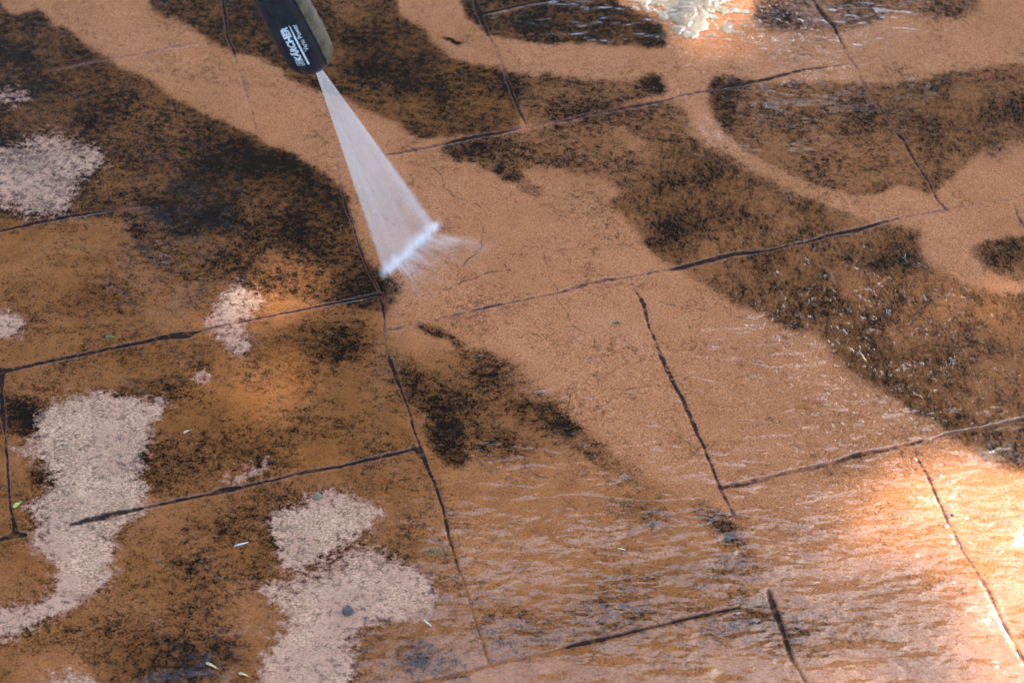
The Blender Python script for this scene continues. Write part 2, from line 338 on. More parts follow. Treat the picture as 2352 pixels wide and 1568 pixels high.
for i in range(34):
    x, y = random.uniform(100, 2300), random.uniform(60, 1500)
    a = random.uniform(0, 6.28); pts = [(x, y)]
    for _ in range(random.randint(3, 8)):
        a += random.uniform(-.6, .6); x += math.cos(a) * 16; y += math.sin(a) * 11
        pts.append((x, y))
    crack(pts, random.uniform(.25, .6), .7)

# --- ripple strength, water sheet depth, streaky wash direction
R = np.full((CH, CW), 0.25)
paint(R, poly([(980,1060),(1250,960),(1500,900),(1620,700),(1800,640),(2352,620),(2352,1568),(1000,1568),(1040,1300)], 60), 1.0)
paint(R, poly([(1150,0),(2200,0),(2100,160),(1500,170),(1200,100)], 40), 0.9)
paint(R, poly([(1000,1000),(1700,850),(2000,900),(2352,1000),(2352,1120),(1900,1120),(1500,1150),(1020,1160)], 50), .5)
paint(R, poly([(1250,650),(1450,660),(1500,900),(1250,960),(1100,850)], 60), 0.55)
paint(R, poly([(0,900),(700,1000),(900,1300),(700,1568),(0,1568)], 60), 0.06)
paint(R, poly([(820,1568),(1000,1470),(1200,1470),(1280,1568)], 25), 0.12)
R *= np.clip(1.0 - (TX - 1900) / 900, .5, 1)
FL = np.zeros((CH, CW))
paint(FL, poly(DZ4, 14), 1.0)
paint(FL, poly([(2060,200),(2352,150),(2352,290),(2200,370),(2100,330)], 30), 0.9)
paint(FL, poly([(1960,450),(2352,250),(2352,700),(2352,1100),(1900,900)], 50), 1.0)

W = np.zeros((CH, CW))
paint(W, poly([(1700,620),(2000,560),(2352,640),(2352,1568),(2150,1480),(1980,1250),(1850,1100),(1780,900)], 120), 1.0)
W *= np.clip(1.0 - (TX - 2000) / 420, .22, 1) * np.clip(1.25 - (TY - 900) / 900, .3, 1)
paint(W, poly([(1500,60),(1640,20),(1860,0),(1900,90),(1760,130),(1560,140)], 30), .9)
paint(W, poly([(1700,170),(1960,140),(1930,180),(1750,210)], 12), .8)
B = np.clip(B + .42 * (fbm((TX * .82 + TY * .57) / 260, (TX * -.57 + TY * .82) / 60, 3, 71) - .5), 0, 1)
for pts, dv in (([(885,757),(1449,638),(1545,870),(1662,1119),(1000,1120),(960,1030),(900,840)],-.07), ([(1449,638),(2352,450),(2352,963),(1662,1119)],.05),
                ([(0,850),(878,678),(965,1027),(15,1230)],.10), ([(160,1203),(965,1027),(1051,1299),(1128,1526),(700,1700),(0,1700),(20,1235)],-.06),
                ([(590,307),(884,357),(1208,286),(1101,33),(517,33)],.06), ([(1208,286),(1952,147),(1866,0),(1101,0)],-.06), ([(1662,1119),(2098,1020),(2352,1500),(2300,1700),(1850,1600)],.10)):
    B += poly(pts, 4) * dv
K *= .93 + .16 * fbm(TX / 130, TY / 130, 3, 88)
MASKS = dict(w=W, k=K, b=B, d=D, g=G, c=CR, r=R, f=FL, s=SH, gd=GDb)

def sample(A, tx, ty):
    u = np.clip((tx - OX) * RES, 0, CW - 1.001); v = np.clip((ty - OY) * RES, 0, CH - 1.001)
    i, j = u.astype(int), v.astype(int); fu, fv = u - i, v - j
    return (A[j, i] * (1 - fu) + A[j, i + 1] * fu) * (1 - fv) + (A[j + 1, i] * (1 - fu) + A[j + 1, i + 1] * fu) * fv

# ------------------------------------------------------------------ helpers for objects
def link(o, parent=None):
    scene.collection.objects.link(o)
    if parent is not None: o.parent = parent
    return o

def mesh_obj(name, verts, faces, mat=None, parent=None, smooth=True):
    me = bpy.data.meshes.new(name)
    me.from_pydata([tuple(v) for v in verts], [], faces)
    me.update()
    if smooth:
        me.polygons.foreach_set("use_smooth", [True] * len(me.polygons))
    if mat: me.materials.append(mat)
    return link(bpy.data.objects.new(name, me), parent)

def tag(o, label=None, cat=None, group=None, kind=None):
    if label: o["label"] = label
    if cat: o["category"] = cat
    if group: o["group"] = group
    if kind: o["kind"] = kind
    return o

def grid_mesh(name, X, Y, Z):
    ny, nx = X.shape
    me = bpy.data.meshes.new(name)
    me.vertices.add(nx * ny)
    me.vertices.foreach_set("co", np.stack([X, Y, Z], -1).astype(np.float32).ravel())
    i, j = np.meshgrid(np.arange(nx - 1), np.arange(ny - 1))
    a = (j * nx + i).ravel()
    q = np.stack([a, a + 1, a + nx + 1, a + nx], -1).astype(np.int32)
    n = len(q)
    me.loops.add(n * 4); me.polygons.add(n)
    me.loops.foreach_set("vertex_index", q.ravel())
    me.polygons.foreach_set("loop_start", np.arange(0, n * 4, 4, dtype=np.int32))
    me.polygons.foreach_set("use_smooth", np.ones(n, bool))
    me.update(calc_edges=True)
    return me

def put_attr(me, name, arr):
    at = me.attributes.new(name, 'FLOAT', 'POINT')
    at.data.foreach_set("value", np.ascontiguousarray(arr, np.float32).ravel())

class NT:
    """small helper for node trees"""
    def __init__(s, name):
        s.m = bpy.data.materials.new(name); s.m.use_nodes = True
        s.t = s.m.node_tree; s.t.nodes.clear()
        s.out = s.t.nodes.new("ShaderNodeOutputMaterial")
    def n(s, typ, **kw):
        nd = s.t.nodes.new(typ)
        for k, v in kw.items(): setattr(nd, k, v)
        return nd
    def set(s, sock, v):
        if isinstance(v, bpy.types.NodeSocket): s.t.links.new(v, sock)
        else: sock.default_value = v
    def math(s, op, a, b=0.0, c=0.0, clamp=False):
        nd = s.n("ShaderNodeMath", operation=op, use_clamp=clamp)
        s.set(nd.inputs[0], a); s.set(nd.inputs[1], b); s.set(nd.inputs[2], c)
        return nd.outputs[0]
    def attr(s, name):
        return s.n("ShaderNodeAttribute", attribute_name=name).outputs["Fac"]
    def noise(s, vec, scale, detail=4, rough=.5, dist=0.0):
        nd = s.n("ShaderNodeTexNoise")
        s.set(nd.inputs["Vector"], vec); s.set(nd.inputs["Scale"], scale); s.set(nd.inputs["Detail"], detail)
        s.set(nd.inputs["Roughness"], rough); s.set(nd.inputs["Distortion"], dist)
        return nd.outputs["Fac"]
    def map(s, vec, rot=0.0, scale=(1, 1, 1), loc=(0, 0, 0)):
        nd = s.n("ShaderNodeMapping")
        s.set(nd.inputs["Vector"], vec); nd.inputs["Rotation"].default_value = (0, 0, rot)
        nd.inputs["Scale"].default_value = scale; nd.inputs["Location"].default_value = loc
        return nd.outputs[0]
    def mix(s, f, a, b):
        nd = s.n("ShaderNodeMix", data_type='RGBA')
        s.set(nd.inputs[0], f)
        s.set(nd.inputs[6], a if isinstance(a, bpy.types.NodeSocket) else (*a, 1))
        s.set(nd.inputs[7], b if isinstance(b, bpy.types.NodeSocket) else (*b, 1))
        return nd.outputs[2]
    def ss(s, x, lo, hi, a=0.0, b=1.0):
        nd = s.n("ShaderNodeMapRange", interpolation_type='SMOOTHSTEP')
        s.set(nd.inputs[0], x); nd.inputs[1].default_value = lo; nd.inputs[2].default_value = hi
        nd.inputs[3].default_value = a; nd.inputs[4].default_value = b
        return nd.outputs[0]

# ------------------------------------------------------------------ paving material
def paving_material():
    N = NT("stamped_paving")
    geo = N.n("ShaderNodeNewGeometry").outputs["Position"]
    k, b, d, g, c, r, f = (N.attr(x) for x in ("k", "b", "d", "g", "c", "r", "f"))
    # ---- speckle noises, in metres
    fine = N.noise(geo, 400, 5, .70)
    mid = N.noise(N.map(geo, .25, (1, 1.25, 1)), 105, 5, .68, .3)
    big = N.noise(geo, 15, 3, .55)
    flow = N.noise(N.map(geo, .62, (1.0, .5, 1)), 380, 4, .65, .25)
    flow2 = N.noise(N.map(geo, .45, (1.0, .42, 1)), 120, 4, .65, .4)
    iso = N.math('ADD', N.math('MULTIPLY', fine, .50), N.math('MULTIPLY', mid, .50))
    flw = N.math('ADD', N.math('MULTIPLY', flow, .55), N.math('MULTIPLY', flow2, .45))
    mixn = N.n("ShaderNodeMix", data_type='FLOAT')
    N.set(mixn.inputs[0], N.math('MULTIPLY', f, .55)); N.set(mixn.inputs[2], iso); N.set(mixn.inputs[3], flw)
    nz = mixn.outputs[0]
    nz = N.math('ADD', N.math('MULTIPLY', nz, .76), N.math('MULTIPLY', big, .24))
    nstr = N.ss(nz, .37, .63)
    # density threshold
    dirt = N.math('SUBTRACT', k, nstr)
    dirt = N.math('MULTIPLY_ADD', dirt, 1.75, .47, clamp=True)
    film = N.math('MULTIPLY_ADD', k, 1.25, -.10, clamp=True)       # thin even film under the speckle
    # ---- colours
    v1 = N.noise(geo, 9, 4, .6)
    v2 = N.noise(geo, 480, 3, .6)
    v3 = N.noise(geo, 40, 5, .7)
    clean = N.mix(N.ss(v1, .3, .7), (.50, .190, .071), (.50, .203, .094))
    clean = N.mix(N.ss(v3, .3, .72), clean, (.42, .150, .055))
    clean = N.mix(N.ss(v2, .44, .66, 0, .8), clean, (.64, .29, .130))
    clean = N.mix(N.ss(v2, .50, .32, 0, .75), clean, (.28, .10, .04))
    brown = N.mix(N.ss(v3, .3, .7), (.36, .128, .030), (.21, .073, .018))
    brown = N.mix(N.ss(v2, .45, .26, 0, .7), brown, (.10, .036, .010))
    brown = N.mix(N.ss(v2, .5, .75, 0, .5), brown, (.47, .19, .055))
    base = N.mix(N.math('MULTIPLY', b, N.ss(v1, .25, .6, .75, 1.15), clamp=True), clean, brown)
    base = N.mix(N.math('MULTIPLY', film, .88), base, N.mix(N.ss(N.math('ADD', N.math('MULTIPLY', v3, .5), N.math('MULTIPLY', big, .5)), .36, .62), (.040, .016, .005), (.135, .048, .011)))
    # isolated tiny black specks everywhere
    sp = N.noise(geo, 330, 2, .5)
    base = N.mix(N.ss(sp, .665, .72, 0, .75), base, (.06, .032, .02))
    blackc = N.mix(N.noise(geo, 30, 3), (.004, .0022, .0012), (.018, .0095, .004))
    wet = N.mix(N.math('MULTIPLY', dirt, .985), base, blackc)
    # dry colour: the same stone without the dark of the water
    dn = N.math('ADD', N.math('MULTIPLY', N.noise(N.map(geo, .1, (1, 1.9, 1)), 300, 5, .72), .75), N.math('MULTIPLY', v3, .25))
    dryc = N.mix(N.ss(dn, .34, .66), (.20, .095, .045), (.80, .49, .305))
    dryc = N.mix(N.ss(v1, .42, .60, 0, .7), dryc, (.52, .28, .18))
    dryk = N.math('MULTIPLY', N.math('SUBTRACT', N.math('ADD', k, .13), nstr), 1.7, clamp=True)
    dryc = N.mix(N.math('MULTIPLY', dryk, .8), dryc, (.085, .075, .060))
    dm = N.math('ADD', d, N.math('MULTIPLY', N.math('SUBTRACT', mid, .5), 1.9))
    dm = N.math('ADD', dm, N.math('MULTIPLY', N.math('SUBTRACT', fine, .5), 1.0))
    dm = N.math('MULTIPLY', N.ss(dm, .30, .80), N.ss(d, .04, .2))
    col = N.mix(dm, wet, dryc)
    rimf = N.math('MULTIPLY', N.ss(dm, .04, .25), N.ss(dm, .75, .40))
    col = N.mix(N.math('MULTIPLY', rimf, .55), col, (.30, .150, .115))  # mauve damp rim; sky mirrored in the film edge is put into colour
    # joints and cracks
    gn = N.math('MULTIPLY', g, N.ss(mid, .32, .62, 1.25, .36), clamp=True)
    jc = N.mix(N.ss(N.math('ADD', g, N.math('MULTIPLY', N.math('SUBTRACT', v3, .5), .8)), .45, .85), (.20, .088, .058), (.013, .010, .008))
    col = N.mix(N.math('MULTIPLY', N.ss(gn, .06, .58), .93), col, jc)
    col = N.mix(N.math('MULTIPLY', N.ss(c, .06, .6), .85), col, (.045, .030, .016))
    # ---- relief
    bh = N.math('ADD', N.math('MULTIPLY', fine, .45), N.math('MULTIPLY', mid, .75))
    bh = N.math('ADD', bh, N.math('MULTIPLY', N.noise(N.map(geo, .2, (1, 2.2, 1)), 130, 4, .65), .55))
    bump = N.n("ShaderNodeBump"); N.set(bump.inputs["Height"], bh)
    N.set(bump.inputs["Strength"], N.math('MULTIPLY_ADD', dm, .25, .65)); bump.inputs["Distance"].default_value = .0022
    # ---- running water: ripples across the flow, rills along it
    rip = N.noise(N.map(geo, -.10, (.38, 1.0, 1)), 66, 1.3, .4, .7)
    rip2 = N.noise(N.map(geo, -.05, (.5, 1.0, 1)), 150, 2, .5, .6)
    rill = N.noise(N.map(geo, .35, (1.0, .28, 1)), 85, 3, .5, .7)
    rh = N.n("ShaderNodeMix", data_type='FLOAT')
    N.set(rh.inputs[0], N.math('MULTIPLY', f, .75)); N.set(rh.inputs[2], N.math('ADD', rip, N.math('MULTIPLY', rip2, .26))); N.set(rh.inputs[3], rill)
    calm = N.ss(N.noise(N.map(geo, .1, (.6, 1, 1)), 22, 3, .6), .34, .62, .45, 1.1)
    wh = N.math('MULTIPLY', rh.outputs[0], N.math('MULTIPLY', r, calm))
    wb = N.n("ShaderNodeBump"); N.set(wb.inputs["Height"], wh); wb.inputs["Strength"].default_value = 1.0
    wb.inputs["Distance"].default_value = .0022
    wb2 = N.n("ShaderNodeBump"); N.set(wb2.inputs["Height"], N.math('ADD', N.math('MULTIPLY', mid, .6), N.math('MULTIPLY', fine, .4))); N.set(wb2.inputs["Strength"], N.math('MULTIPLY_ADD', N.attr('w'), -.04, .08))
    wb2.inputs["Distance"].default_value = .002
    # choppy little crests where the runoff is fast
    wb3 = N.n("ShaderNodeBump"); wb3.inputs["Strength"].default_value = 1.0; wb3.inputs["Distance"].default_value = .0011
    chop = N.noise(N.map(geo, .35, (1.0, .6, 1)), 210, 2, .5, .5)
    N.set(wb3.inputs["Height"], N.math('MULTIPLY', N.math('MULTIPLY', N.ss(chop, .55, .80), N.ss(N.noise(geo, 38, 3, .6), .40, .60)), N.attr("w")))
    N.set(wb3.inputs["Normal"], wb.outputs[0])
    N.set(wb2.inputs["Normal"], wb3.outputs[0])
    p = N.n("ShaderNodeBsdfPrincipled")
    N.set(p.inputs["Base Color"], N.mix(.0, col, col))
    N.set(p.inputs["Roughness"], .72); N.set(p.inputs["Specular IOR Level"], .04)
    N.set(p.inputs["Normal"], bump.outputs[0])
    cw = N.math('SUBTRACT', N.math('MULTIPLY_ADD', N.ss(g, .03, .4), -.93, 1.0), dm, clamp=True)
    N.set(p.inputs["Coat Weight"], cw)
    p.inputs["Coat IOR"].default_value = 1.46
    N.set(p.inputs["Coat Roughness"], .022)
    N.set(p.inputs["Coat Normal"], wb2.outputs[0])
    N.t.links.new(p.outputs[0], N.out.inputs[0])
    return N.m

# ------------------------------------------------------------------ the paved ground: one sheet to the horizon
def axis(lo, hi, step, far, n):
    core = np.arange(lo, hi + step, step)
    g_ = np.geomspace(step * 2, far, n)
    return np.concatenate([(lo - g_)[::-1], core, core[-1] + g_])
xs = axis(-.80, .80, .00135, 60, 60)
ys = axis(.74, 2.02, .00135, 60, 60)
GX, GY = np.meshgrid(xs, ys)
tx, ty = trace_xy(GX, GY)
behind = GY * CP + CAM_H * SP < .2
# wobble the traced outlines at several scales
wx = (fbm(GX * 70, GY * 70, 4, 11, .6) - .5) * 13 + (fbm(GX * 14, GY * 14, 2, 3) - .5) * 8
wy = (fbm(GX * 70, GY * 70, 4, 31, .6) - .5) * 13 + (fbm(GX * 14, GY * 14, 2, 43) - .5) * 8
edge = np.clip(np.minimum.reduce([tx + 240, 2590 - tx, ty + 240, 1805 - ty]) / 120, 0, 1)
edge = np.where(behind, 0, edge)
vals = {}
for nme, A in MASKS.items():
    s_ = .22 if nme in ('g', 'gd', 'c', 's') else 1.9 if nme == 'd' else 1.15
    vals[nme] = sample(A, tx + wx * s_, ty + wy * s_)
far_k = np.clip(fbm(GX * 1.6, GY * 1.6, 4, 77) * 2.4 - .85, .1, .7)
vals['k'] = vals['k'] * edge + far_k * (1 - edge)
vals['b'] = vals['b'] * edge + .6 * (1 - edge)
for nme in ('d', 'g', 'gd', 'c', 's', 'w'):
    vals[nme] = vals[nme] * edge
vals['r'] = vals['r'] * edge + .25 * (1 - edge)
relief = (fbm(GX * 9, GY * 9, 3, 5) - .5) * .0035 + (fbm(GX * 60, GY * 60, 3, 9) - .5) * .0010 * (1 - .4 * edge)
GZ = relief - vals['gd'] * .0009 - vals['s'] * .0007
me = grid_mesh("ground", GX, GY, GZ)
for nme in ('k', 'b', 'd', 'g', 'c', 'r', 'f', 'w'):
    put_attr(me, nme, vals[nme])
me.materials.append(paving_material())
gr = tag(link(bpy.data.objects.new("ground", me)), "stamped terracotta paving, half washed clean, wet and stained black", None, None, "structure")

# ------------------------------------------------------------------ milky foam standing at the far edge
def foam_material():
    N = NT("milky_foam")
    geo = N.n("ShaderNodeNewGeometry").outputs["Position"]
    c = N.mix(N.ss(N.noise(geo, 60, 4, .6), .35, .65), (.22, .15, .085), (.34, .26, .165))
    bmp = N.n("ShaderNodeBump"); N.set(bmp.inputs["Height"], N.noise(geo, 120, 3, .5, .6)); bmp.inputs["Distance"].default_value = .002; bmp.inputs["Strength"].default_value = .6
    p = N.n("ShaderNodeBsdfPrincipled"); N.set(p.inputs["Base Color"], c); p.inputs["Roughness"].default_value = .35
    p.inputs["Coat Weight"].default_value = .8; p.inputs["Coat Roughness"].default_value = .06
    N.set(p.inputs["Normal"], bmp.outputs[0]); N.t.links.new(p.outputs[0], N.out.inputs[0])
    return N.m
F = np.zeros((CH, CW))
paint(F, poly([(1390,0),(1700,0),(1690,20),(1650,45),(1640,75),(1600,105),(1560,95),(1545,60),(1500,30),(1430,12)], 14), 1.0)
paint(F, poly([(1640,20),(1760,10),(1740,60),(1700,95),(1640,110),(1600,110)], 16), .50)
paint(F, poly([(2000,0),(2060,0),(2075,35),(2030,60),(1995,40)], 14), .42)
fx = np.arange(-.05, .80, .0016); fy = np.arange(1.72, 2.03, .0016)
FX, FY = np.meshgrid(fx, fy)
ftx, fty = trace_xy(FX, FY)
fm = sample(F, ftx + (fbm(FX * 40, FY * 40, 3, 2) - .5) * 26, fty + (fbm(FX * 40, FY * 40, 3, 8) - .5) * 26)
lace = np.abs(fbm(FX * 55 + fbm(FX * 25, FY * 25, 2, 61) * 3, FY * 75, 3, 15) - .5) * 5
h = fm * 1.20 - .38 - .62 * (1 - np.clip(lace, 0, 1))
zz = (fbm(FX * 9, FY * 9, 3, 5) - .5) * .0035 + np.clip(h, -.3, .5) * .0028
keep = h > .05
fme = grid_mesh("foam", FX, FY, zz)
import bmesh
bm = bmesh.new(); bm.from_mesh(fme); bm.verts.ensure_lookup_table()
kk = keep.ravel()
bmesh.ops.delete(bm, geom=[v for v in bm.verts if not kk[v.index]], context='VERTS')
bm.to_mesh(fme); bm.free()
fme.materials.append(foam_material())
tag(link(bpy.data.objects.new("foam", fme)), "cream foam of dirty water pooling in sun at the top edge of the paving", "foam", None, "stuff")

# ------------------------------------------------------------------ pressure washer nozzle
P1, P2 = ground(880, 634), ground(1008, 516)
MID = (P1 + P2) / 2
TIPD = 1.74
tipd = ground(721, 141) - Vector((0, 0, CAM_H)); tipd.normalize()
T = Vector((0, 0, CAM_H)) + tipd * TIPD
AX = (T - MID).normalized()
ec = (Vector((0, 0, CAM_H)) - T); ec = (ec - AX * ec.dot(AX)).normalized()
er = AX.cross(ec).normalized()
M = Matrix(((-er.x, ec.x, AX.x, T.x), (-er.y, ec.y, AX.y, T.y), (-er.z, ec.z, AX.z, T.z), (0, 0, 0, 1)))   # local x = left, y = towards the viewer, z = back along the lance

def plastic(name, c0, c1, rough, dust=.5):
    N = NT(name)
    tc = N.n("ShaderNodeTexCoord").outputs["Object"]
    n1 = N.noise(tc, 900, 3, .6); n2 = N.noise(tc, 90, 3, .6)
    c = N.mix(N.ss(n2, .3, .7), c0, c1)
    spk = N.math('MULTIPLY', N.ss(n1, .60, .70), N.ss(n2, .48, .62), clamp=True)
    c = N.mix(N.math('MULTIPLY', spk, dust), c, (.17, .16, .14))
    bmp = N.n("ShaderNodeBump"); N.set(bmp.inputs["Height"], N.noise(tc, 1500, 2)); bmp.inputs["Strength"].default_value = .15; bmp.inputs["Distance"].default_value = .0005
    p = N.n("ShaderNodeBsdfPrincipled"); N.set(p.inputs["Base Color"], c)
    N.set(p.inputs["Roughness"], N.math('MULTIPLY_ADD', n2, .25, rough - .1)); N.set(p.inputs["Normal"], bmp.outputs[0])
    N.t.links.new(p.outputs[0], N.out.inputs[0]); return N.m
m_black = plastic("black_plastic", (.002, .010, .017), (.004, .017, .027), .27, .30)
m_olive_refl = plastic("olive_reflection_plastic", (.060, .056, .036), (.105, .092, .055), .26, .25)  # black plastic's tan reflection painted in as olive
m_lance = plastic("dark_lance_tube", (.02, .02, .022), (.03, .03, .03), .3, .2)
def paint_mat(name, c):
    N = NT(name); tc = N.n("ShaderNodeTexCoord").outputs["Object"]
    p = N.n("ShaderNodeBsdfPrincipled"); N.set(p.inputs["Base Color"], N.mix(N.ss(N.noise(tc, 700, 3), .3, .5), tuple(x * .8 for x in c), c))
    p.inputs["Roughness"].default_value = .5; N.t.links.new(p.outputs[0], N.out.inputs[0]); return N.m
m_print = paint_mat("printed_lettering", (.50, .60, .66))

def smooth(a, b, x):
    t = max(0.0, min(1.0, (x - a) / (b - a))); return t * t * (3 - 2 * t)
PROF = [(-.0005, .0), (-.0005, .0135), (.0004, .0158), (.0040, .0190), (.0095, .0222), (.016, .0236), (.026, .0243), (.040, .0246), (.055, .0245), (.075, .0240), (.095, .0235), (.115, .0230), (.130, .0226), (.137, .0215), (.140, .0195), (.1405, .0)]
def prof_r(z):
    for (z0, r0), (z1, r1) in zip(PROF[1:-1], PROF[2:]):
        if z <= z1: return r0 + (r1 - r0) * max(0, (z - z0)) / max(1e-6, z1 - z0)
    return PROF[-2][1]
def rad(z, ph):
    """ph in degrees, 0 towards the viewer, + to the right"""
    r = prof_r(z)
    w = smooth(.004, .012, z)
    for c0 in (-25, 95, 215):                                    # finger hollows round the grip
        dphi = (ph - c0 + 180) % 360 - 180
        e = 1 - smooth(.55, 1.0, math.hypot(dphi / 15.5, max(0, abs(z - .083) - .008) / .014))
        r -= .0026 * e
    for c0 in (48, 168, 288):                                    # raised facets with a hard edge
        dphi = abs((ph - c0 + 180) % 360 - 180)
        r += .0009 * (1 - smooth(22, 25, dphi)) * w
        r -= .0007 * (1 - smooth(.4, 1.6, abs(dphi - 25.5))) * w
        r -= .0005 * (1 - smooth(.5, 1.8, abs(dphi - 16))) * w
    return r
def surf(z, ph, lift=0.0):
    r = rad(z, ph) + lift; a = math.radians(ph)
    return (-r * math.sin(a), r * math.cos(a), z)

noz = link(bpy.data.objects.new("pressure_washer_nozzle", None)); noz.empty_display_size = .02
noz.matrix_world = M
tag(noz, "black pressure washer nozzle with white lettering, held above the wet paving and spraying", "nozzle")
NA = 240
zs = [p[0] for p in PROF[1:5]] + list(np.linspace(.012, .128, 70)) + [p[0] for p in PROF[12:-1]]
zs = sorted(set(round(float(z), 5) for z in zs))
phs = [i * 360 / NA for i in range(NA)]
V = [surf(z, ph) for z in zs for ph in phs]
Fc = [(i * NA + j, i * NA + (j + 1) % NA, (i + 1) * NA + (j + 1) % NA, (i + 1) * NA + j) for i in range(len(zs) - 1) for j in range(NA)]
# sunk front face with the orifice cup, and the back cap
def ring(r, z): 
    s = len(V); V.extend((-r * math.sin(math.radians(p)), r * math.cos(math.radians(p)), z) for p in phs); return s
def bridge(a, b): Fc.extend((a + (j + 1) % NA, a + j, b + j, b + (j + 1) % NA) for j in range(NA))
s1 = ring(.0125, -.0008); bridge(0, s1); s2 = ring(.0118, .0030); bridge(s1, s2); s3 = ring(.0040, .0034); bridge(s2, s3)
V.append((0, 0, .0034)); Fc.extend((s3 + j, len(V) - 1, s3 + (j + 1) % NA) for j in range(NA))
last = (len(zs) - 1) * NA
V.append((0, 0, .1405)); Fc.extend((last + j, last + (j + 1) % NA, len(V) - 1) for j in range(NA))
body = mesh_obj("body", V, Fc, m_black, noz)
md = body.modifiers.new("es", 'EDGE_SPLIT') if False else None
# grey-olive strips on the facets; a tan reflection is put into their colour
def patch(name, z0, z1, p0, p1, mat, lift, nz_=60, npx=26, parent=noz, th=.0006):
    vv, ff = [], []
    for i in range(nz_ + 1):
        z = z0 + (z1 - z0) * i / nz_
        sh = 1 - .28 * (1 - smooth(0, .012, z - z0)) - .15 * smooth(-.010, 0, z - z1)
        for j in range(npx + 1):
            t = j / npx; ph = (p0 + p1) / 2 + (t - .5) * (p1 - p0) * sh
            e = min(1, min(t, 1 - t) * npx / 2, min(i, nz_ - i) / 2)
            vv.append(surf(z, ph, lift * e - .0002 * (1 - e)))
    n = npx + 1
    for i in range(nz_):
        for j in range(npx):
            a = i * n + j; ff.append((a, a + 1, a + n + 1, a + n))
    return mesh_obj(name, vv, ff, mat, parent)
for c0 in (48,):
    patch("side_strip", .0035, .129, c0 - 23, c0 + 23, m_olive_refl, .00035)
# front orifice insert
vv, ff = [], []
for (r_, z_) in ((.0001, -.0012), (.0022, -.0012), (.0030, .0002), (.0036, .0034)):
    vv += [(r_ * math.sin(i * math.tau / 32), r_ * math.cos(i * math.tau / 32), z_) for i in range(32)]
for k_ in range(3):
    for j in range(32): ff.append((k_ * 32 + j, k_ * 32 + (j + 1) % 32, (k_ + 1) * 32 + (j + 1) % 32, (k_ + 1) * 32 + j))
mesh_obj("orifice", vv, ff, m_lance, noz)
# collar and lance tube running up out of the picture
def lathe(name, prof, mat, parent, n=64):
    vv, ff = [], []
    for r_, z_ in prof: vv += [(r_ * math.sin(i * math.tau / n), r_ * math.cos(i * math.tau / n), z_) for i in range(n)]
    for k_ in range(len(prof) - 1):
        for j in range(n): ff.append((k_ * n + j, k_ * n + (j + 1) % n, (k_ + 1) * n + (j + 1) % n, (k_ + 1) * n + j))
    return mesh_obj(name, vv, ff, mat, parent)
lathe("collar", [(.0001, .1395), (.0165, .1395), (.0175, .143), (.0175, .163), (.0150, .170), (.0125, .172), (.0001, .1722)], m_black, noz)
lathe("lance_tube", [(.0001, .171), (.0092, .171), (.0092, .62), (.0110, .63), (.0110, .68), (.0001, .6805)], m_lance, noz)

# lettering wrapped on the barrel: text x runs back along the lance, tops to the left
def wrap(me_pts, z0, s0):
    """flat (along, up) in metres -> barrel; s0 = offset to the right of the barrel centre"""
    out = []
    for a, u in me_pts:
        s = s0 - u; z = z0 + a
        ph = math.degrees(math.asin(max(-.98, min(.98, s / prof_r(z)))))
        out.append(surf(z, ph, .00042))
    return out
def text_part(name, body_, size, z0, s0, off=0.0, length=.04, label=None):
    cu = bpy.data.curves.new("tmp", 'FONT'); cu.body = body_; cu.size = 1.0; cu.offset = off; cu.resolution_u = 6
    ob = link(bpy.data.objects.new("tmp", cu))
    dg = bpy.context.evaluated_depsgraph_get(); m2 = bpy.data.meshes.new_from_object(ob.evaluated_get(dg))
    bpy.data.objects.remove(ob); bpy.data.curves.remove(cu)
    b2 = bmesh.new(); b2.from_mesh(m2)
    bmesh.ops.triangulate(b2, faces=b2.faces)
    for _ in range(2):
        bmesh.ops.subdivide_edges(b2, edges=[e for e in b2.edges if e.calc_length() > .12], cuts=1)
        bmesh.ops.triangulate(b2, faces=b2.faces)
    xmin = min(v.co.x for v in b2.verts); sx = length / (max(v.co.x for v in b2.verts) - xmin)
    pts = wrap([((v.co.x - xmin) * sx, v.co.y * size) for v in b2.verts], z0, s0)
    for v, p in zip(b2.verts, pts): v.co = p
    b2.to_mesh(m2); b2.free(); m2.name = name; m2.materials.clear(); m2.materials.append(m_print)
    o = link(bpy.data.objects.new(name, m2), noz)
    if label: o["label"] = label
    return o
def strip(quads, name, n=80):
    vv, ff = [], []
    for (a0, a1, u0, u1, z0, s0) in quads:
        b0 = len(vv)
        pts = []
        for i in range(n + 1):
            a = a0 + (a1 - a0) * i / n
            pts += [(a, u0), (a, u1)]
        vv += wrap(pts, z0, s0)
        ff += [(b0 + 2 * i, b0 + 2 * i + 1, b0 + 2 * i + 3, b0 + 2 * i + 2) for i in range(n)]
    return mesh_obj(name, vv, ff, m_print, noz, False)
ZT, ST = .0255, -.0088
strip([(0, .0565, -.0019, -.0001, ZT, ST + .0022)], "underline_bar")
text_part("brand_lettering", "K\u00c4RCHER", .0084, ZT + .0085, ST - .0002, .045, .0470)
text_part("type_lettering", "Vario Power", .0062, ZT + .0190, ST + .0096, .008, .0385)
